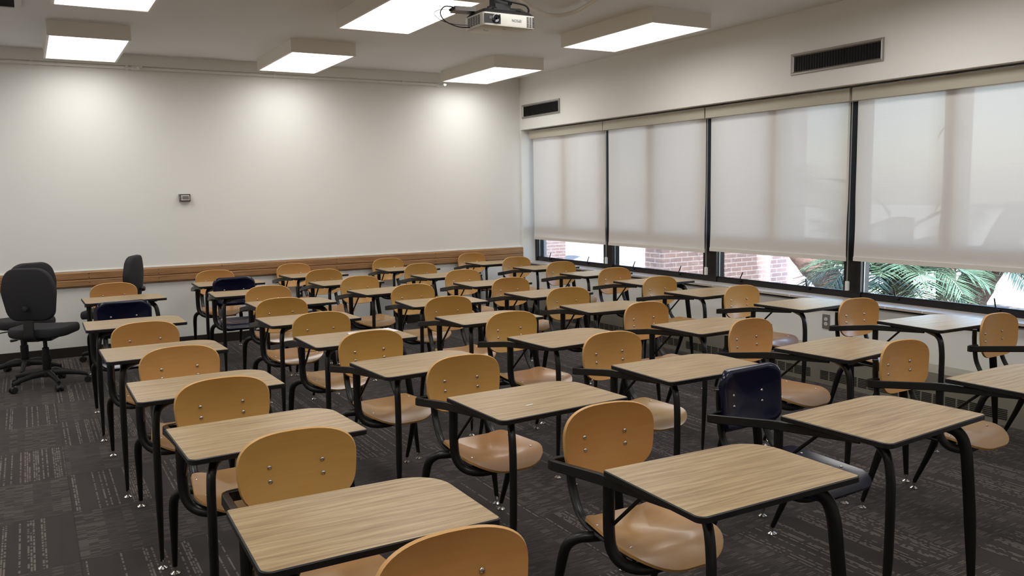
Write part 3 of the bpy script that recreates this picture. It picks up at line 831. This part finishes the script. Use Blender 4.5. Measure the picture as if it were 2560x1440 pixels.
COLS = [('the left column beside the aisle', ['Z', 'A', 'D', 'D2', 'D3', 'D4', 'D5']),
        ('the second column from the left', ['B', 'E', 'O', 'P', 'Q', 'R', 'S', 'T']),
        ('the middle column', ['C', 'K', 'N', 'K3', 'K4', 'K5', 'K6', 'K7']),
        ('the second column from the windows', ['F', 'G', 'M', 'M3', 'M4', 'M5', 'M6', 'M7']),
        ('the column along the windows', ['U', 'I', 'I2', 'I3', 'I4', 'I5', 'I6', 'I7'])]
ORD = ['nearest the camera', 'second from the camera', 'third from the camera', 'fourth from the camera', 'fifth from the camera', 'sixth from the camera', 'seventh from the camera', 'last, against the back wall']
SPECIAL = {'Z': 'wooden chair desk of which only the backrest shows at the bottom edge of the photo',
           'D5': 'wooden chair desk farthest back in the left column, behind the blue one',
           'D4': 'navy blue plastic chair desk in the left column, second from its far end',
           'S': 'navy blue plastic chair desk near the back wall, second column from the left',
           'C': 'navy blue plastic chair desk in the right foreground, biggest of the three blue ones',
           'P': 'wooden chair desk with a white paper on its top, second column from the left',
           'E': 'wooden chair desk with a white scrap on its top, second column from the left',
           'U': 'wooden chair desk cut off by the right edge of the photo, by the windows'}
proto = make_unit(False); proto_b = make_unit(True)
bpy.context.view_layer.update()
register(proto); register(proto_b)
used_w = used_b = False
BLUE = {'C', 'S', 'D4'}; OBJ = {}
for cname, ks in COLS:
    for i, k in enumerate(ks):
        if k in BLUE:
            o = proto_b if not used_b else copy_tree(proto_b); used_b = True
        else:
            o = proto if not used_w else copy_tree(proto); used_w = True
        x, y, a = UN[k]; o.location = (x, y, 0); o.rotation_euler = (0, 0, radians(a))
        lab = SPECIAL.get(k, 'wooden chair desk in %s, %s' % (cname, ORD[i]))
        tag(o, lab, 'desk', 'chair desks in five columns facing the camera'); OBJ[k] = o
        o.name = 'chair_desk'

def on_top(k, u, v, z=.7402):
    x, y, a = UN[k]; a = radians(a); return (x + u * cos(a) - v * sin(a), y + u * sin(a) + v * cos(a), z)
m = MB(); pc = [on_top('P', u, v) for u, v in ((.286, -.193), (.60, -.165), (.585, -.03), (.312, -.060))]
m.add([(x, y, z) for x, y, z in pc] + [(x, y, z + .0012) for x, y, z in pc], [(3, 2, 1, 0), (4, 5, 6, 7), (0, 1, 5, 4), (1, 2, 6, 5), (2, 3, 7, 6), (3, 0, 4, 7)])
tag(m.build('sheet_of_paper', M_paper), 'sheet of white paper lying on a desk top, second column from the left', 'paper')
m = MB(); pc = [on_top('E', u, v) for u, v in ((.198, -.307), (.232, -.302), (.232, -.296), (.198, -.300))]
m.add([(x, y, z) for x, y, z in pc] + [(x, y, z + .0015) for x, y, z in pc], [(3, 2, 1, 0), (4, 5, 6, 7), (0, 1, 5, 4), (1, 2, 6, 5), (2, 3, 7, 6), (3, 0, 4, 7)])
tag(m.build('paper_scrap', M_paper), 'tiny white paper scrap on the desk top in the middle of the photo', 'paper')

# ------------------------------------------------------------------ office chairs
def pillow(out, thick, surf, edge=.03, n=6):
    """cushion: closed body from outline rings"""
    m = MB(); k = len(out); rings = []
    for j in range(n + 1):
        a = pi / 2 * j / n
        rings.append((1 - (1 - cos(a)) * 0 - edge * (1 - cos(pi / 2 - a)), -thick / 2 * cos(a) if False else 0, a))
    R = []
    for j in range(2 * n + 1):
        a = -pi / 2 + pi * j / (2 * n)
        R.append((1 - edge * (1 - cos(a)) , thick / 2 * sin(a)))
    V = []
    top = [(.8, thick / 2 * 1.06), (.5, thick / 2 * 1.14), (.2, thick / 2 * 1.17)]
    L = [(s, -h) for s, h in top[::-1]] + R + top
    for s, h in L:
        for a, b in out: V.append(surf(a * s, b * s, h))
    K = len(L)
    V.append(surf(0, 0, -thick / 2 * 1.17)); V.append(surf(0, 0, thick / 2 * 1.17))
    fs = [(r * k + j, r * k + (j + 1) % k, (r + 1) * k + (j + 1) % k, (r + 1) * k + j) for r in range(K - 1) for j in range(k)]
    c0, c1 = K * k, K * k + 1
    fs += [(c0, (j + 1) % k, j) for j in range(k)] + [(c1, (K - 1) * k + j, (K - 1) * k + (j + 1) % k) for j in range(k)]
    m.add(V, fs); return m

def make_office_chair():
    t = bpy.data.objects.new('office_chair', None); COL.objects.link(t)
    so = round_poly([(-.24, -.235), (.24, -.235), (.225, .235), (-.225, .235)], [.14, .14, .11, .11], 6)
    def ss(a, b, h): return (a, b + .01, .478 + h + .10 * a * a - .012 * (1 - min(1, (a * a + b * b) / .05)) - (.9 * (b - .12) ** 2 if b > .12 else 0))
    pillow(so, .075, ss, .07).build('seat', M_fabric, t, smooth=True, sharp=80)
    bo = round_poly([(-.175, -.21), (.175, -.21), (.215, .05), (.16, .225), (-.16, .225), (-.215, .05)], [.09, .09, .20, .12, .12, .20], 6)
    def bs(a, b, h):
        y = -.235 - .16 * (b + .1) + .9 * a * a + .45 * (b + .08) ** 2 ; return (a, y + h, .80 + b)
    pillow(bo, .062, bs, .06).build('backrest', M_fabric, t, smooth=True, sharp=80)
    m = MB(); m.tube(smooth_path([(0, -.02, .425), (0, -.20, .425), (0, -.262, .455), (0, -.268, .52), (0, -.262, .60)], 5), .038, asp=.28, up=(1, 0, 0), square=True); m.build('back_bracket', M_blackplastic, t)
    m = MB(); m.lathe([(.0, .0), (.018, .002), (.024, .012), (.024, .03), (.012, .034), (.012, .055)], (0, -.318, .70), 12, M=Matrix.Rotation(-pi / 2, 4, 'X')); m.build('height_knob', M_blackplastic, t, smooth=True)
    m = MB(); m.prism(round_poly([(-.10, -.12), (.10, -.12), (.08, .10), (-.08, .10)], [.02] * 4, 3), .405, .437); m.build('tilt_mechanism', M_blackplastic, t)
    m = MB(); m.tube([(-.06, .0, .415), (-.17, .02, .408), (-.25, .035, .396)], [.0045, .0045, .0045], 6); m.tube([(-.235, .033, .398), (-.29, .04, .390)], [.009, .012], 8); m.build('lever', M_blackplastic, t)
    m = MB(); m.lathe([(.026, .12), (.033, .13), (.033, .27), (.026, .275), (.026, .33), (.016, .335), (.016, .41)], (0, 0, 0), 16); m.build('gas_column', M_blackplastic, t, smooth=True)
    m = MB(); m.lathe([(.05, .085), (.055, .10), (.05, .135), (.03, .145)], (0, 0, 0), 16); m.build('hub', M_blackplastic, t, smooth=True)
    for k in range(5):
        a = 2 * pi * k / 5 + .35; d = Vector((cos(a), sin(a), 0)); m = MB()
        m.tube([d * .03 + Vector((0, 0, .115)), d * .14 + Vector((0, 0, .112)), d * .24 + Vector((0, 0, .092)), d * .30 + Vector((0, 0, .075))], [.030, .026, .020, .017], 10, asp=.8, up=(0, 0, 1))
        sp = m.build('base_spoke', M_blackplastic, t, smooth=True)
        m = MB(); c = d * .30; q = Vector((-d.y, d.x, 0))
        m.tube([c + Vector((0, 0, .07)), c + Vector((0, 0, .045))], .008, 8)
        for s in (-1, 1): m.tube([c + q * (s * .008) + Vector((0, 0, .0285)), c + q * (s * .026) + Vector((0, 0, .0285))], [.028, .026], 14)
        m.tube([c + q * -.008 + Vector((0, 0, .035)), c + q * .008 + Vector((0, 0, .035))], .022, 12)
        m.build('caster', M_blackplastic, sp, smooth=True)
    return t
oc = make_office_chair(); bpy.context.view_layer.update(); register(oc)
OC = [((.065, 7.97), -24, 'charcoal office chair in front at the far left, turned away from the camera'),
      ((-.095, 8.60), 28, 'charcoal office chair mostly hidden behind the front office chair at far left'),
      ((.66, 8.84), 66, 'charcoal office chair seen edge-on against the back wall behind the left column')]
for i, ((x, y), a, lab) in enumerate(OC):
    o = oc if i == 0 else copy_tree(oc)
    o.location = (x, y, 0); o.rotation_euler = (0, 0, radians(a)); o.name = 'office_chair'
    tag(o, lab, 'chair', 'charcoal office chairs by the back wall')

# ------------------------------------------------------------------ outside
struct(MB().box(5.95, 60, -40, 80, -.12, -.02).build('ground', M_ground))
m = MB(); bed = round_poly([(6.3, 3.2), (9.6, 2.9), (10.6, 6.1), (7.6, 8.2), (6.3, 7.6)], [.3] * 5, 5)
m.prism(bed, -.02, .06); tag(m.build('planting_bed', M_soil), 'grey soil bed under the palms outside the near windows', 'soil')
m = MB(); m.box(7.62, 10.50, 8.95, 9.32, -.02, 3.3); tag(m.build('brick_wall', M_brick), 'pink brick wall outside the second and third windows', 'wall')
m = MB(); m.box(8.6, 10.2, 15.2, 15.6, -.02, 3.3); tag(m.build('brick_pier', M_brick), 'far pink brick pier outside the window by the back corner', 'wall')

def frond(base, az, L, lift, droop, mat, nleaf=34, ll=.42, parent=None, name='frond', wid=.011):
    m = MB(); pts = []; p = Vector(base); el = lift; seg = 16
    for k in range(seg + 1):
        pts.append(p.copy()); d = Vector((cos(az) * cos(el), sin(az) * cos(el), sin(el))); p = p + d * (L / seg); el -= droop / seg
    m.tube(pts, [.012 * (1 - .8 * k / seg) + .002 for k in range(seg + 1)], 5)
    for k in range(2, nleaf + 2):
        f = .10 + .90 * k / (nleaf + 2); i = min(seg - 1, int(f * seg)); fr = f * seg - i
        q = pts[i].lerp(pts[i + 1], fr); T = (pts[i + 1] - pts[i]).normalized(); S = T.cross(Vector((0, 0, 1))).normalized(); U = S.cross(T)
        l = ll * (sin(pi * min(1, f * .9 + .08)) ** .6) * random.uniform(.85, 1.1)
        for s in (-1, 1):
            dr = (T * random.uniform(.75, .95) + S * s * random.uniform(.8, 1.0) + U * random.uniform(.0, .25)).normalized()
            e1 = q + dr * l * .5 + Vector((0, 0, -.01)); e2 = q + dr * l + Vector((0, 0, -l * .16))
            w = T * wid; nrm = dr.cross(T).normalized() * .0015
            a = len(m.v)
            vs = [q - w * .5, q + w * .5, e1 + w, e1 - w, e2]
            m.add([v + nrm for v in vs] + [v - nrm for v in vs], [(0, 1, 2, 3), (3, 2, 4), (8, 7, 6, 5), (9, 7, 8), (0, 3, 8, 5), (1, 6, 7, 2), (3, 4, 9, 8), (2, 7, 9, 4)])
    return m.build(name, mat, parent)
def palm(loc, lab, trunk_pts, rads, fr, mat, bark, cat='palm'):
    t = thing('palm_tree', lab, cat, loc); L0 = Vector(loc)
    m = MB(); sp = smooth_path([Vector(p) - L0 for p in trunk_pts], 5); k = len(sp)
    rr = [rads[0] + (rads[1] - rads[0]) * i / (k - 1) + .010 * sin(i * 2.1) for i in range(k)]
    m.tube(sp, rr, 12); m.build('trunk', bark, t, smooth=True)
    for (b, az, L, li, dr) in fr: frond(Vector(b) - L0, radians(az), L, radians(li), radians(dr), mat, parent=t)
    return t
palm((8.25, 6.45, -.02), 'palm with brown trunk leaning left outside the third window',
     [(8.2, 6.40, -.02), (8.30, 6.48, .20), (8.62, 6.98, .42), (9.10, 7.80, .66), (9.4, 8.35, 1.1), (9.45, 8.45, 1.7)], (.20, .13),
     [((8.6, 6.9, .8), -140, 1.3, 60, 120), ((8.4, 6.5, .7), 240, 1.2, 70, 110),
      ((9.4, 8.3, 1.6), 250, 1.5, 10, 70), ((9.4, 8.3, 1.6), 210, 1.5, 10, 80), ((9.4, 8.3, 1.6), 300, 1.5, 20, 80), ((9.4, 8.3, 1.7), 30, 1.4, 30, 80), ((9.3, 8.1, 1.3), 290, 1.1, 10, 100)],
     M_leaf, M_bark)
palm((7.95, 5.55, -.02), 'bushy low palm with broad green fronds outside the near window',
     [(8.0, 5.6, -.02), (8.0, 5.6, .25), (8.02, 5.62, .50)], (.16, .12),
     [((7.98, 5.58, .42), a, L, li, dr) for a, L, li, dr in ((205, 1.1, 62, 110), (230, 1.2, 55, 100), (255, 1.1, 60, 115), (180, 1.2, 60, 110), (155, 1.2, 55, 105), (130, 1.1, 62, 100), (100, 1.1, 60, 110), (280, 1.1, 60, 110), (310, 1.0, 62, 100), (340, 1.1, 55, 100), (20, 1.1, 60, 100), (60, 1.1, 60, 110), (218, .95, 80, 120), (170, 1.0, 82, 100), (250, .9, 84, 110), (195, .9, 35, 80), (235, .9, 30, 70), (265, .9, 35, 75), (150, .9, 30, 70))],
     M_leaf, M_bark)
palm((9.35, 5.75, -.02), 'dark leaning palm trunk with bluish fronds at the right of the near window',
     [(9.15, 5.55, -.02), (9.2, 5.50, .3), (9.45, 5.42, .7), (9.8, 5.3, 1.3)], (.22, .15),
     [((9.25, 5.5, .6), a, L, li, dr) for a, L, li, dr in ((200, .8, 50, 100), (250, .9, 40, 100), (290, .9, 45, 100), (320, 1.0, 30, 80), (275, .9, 20, 70), (230, .8, 60, 100), (300, .8, 60, 120), (340, .9, 45, 90), (265, 1.0, 60, 110))]
     + [((9.7, 5.35, 1.3), a, 1.3, 10, 60) for a in (0, 60, 120, 180, 230, 270, 320)],
     M_leaf2, M_bark)
palm((8.05, 7.0, -.02), 'dark palm clump at the left edge of the near window',
     [(8.6, 5.95, -.02), (8.62, 5.98, .4), (8.7, 6.05, 1.2)], (.17, .14),
     [((8.65, 6.0, .7), a, L, li, dr) for a, L, li, dr in ((150, .9, 40, 90), (110, .9, 50, 100), (190, 1.0, 50, 100), (230, .9, 60, 110), (80, .9, 40, 90), (170, .9, 15, 70), (210, .9, 10, 60))],
     M_leaf2, M_bark)
tr = thing('tree_trunk', 'straight grey brown tree trunk outside the near window', 'tree', (8.55, 5.37, -.02))
m = MB(); sp = [(0, 0, 0), (.01, 0, .3), (.0, .01, .8), (.03, 0, 1.6), (.02, .02, 3.2)]; m.tube(smooth_path(sp, 4), [.105 - .001 * i for i in range(17)], 14); m.build('trunk', M_bark2, tr, smooth=True)
palm((8.95, 11.0, -.02), 'palm leaves showing left of the brown brick pier outside the second window',
     [(9.85, 11.6, -.02), (9.85, 11.6, .5), (9.9, 11.6, 1.4)], (.18, .15),
     [((9.85, 11.6, 1.2), a, 1.35, li, 110) for a, li in ((180, 30), (215, 35), (150, 40), (250, 30), (290, 30), (120, 30), (60, 30), (0, 30), (235, 60), (195, 60))], M_leaf, M_bark)
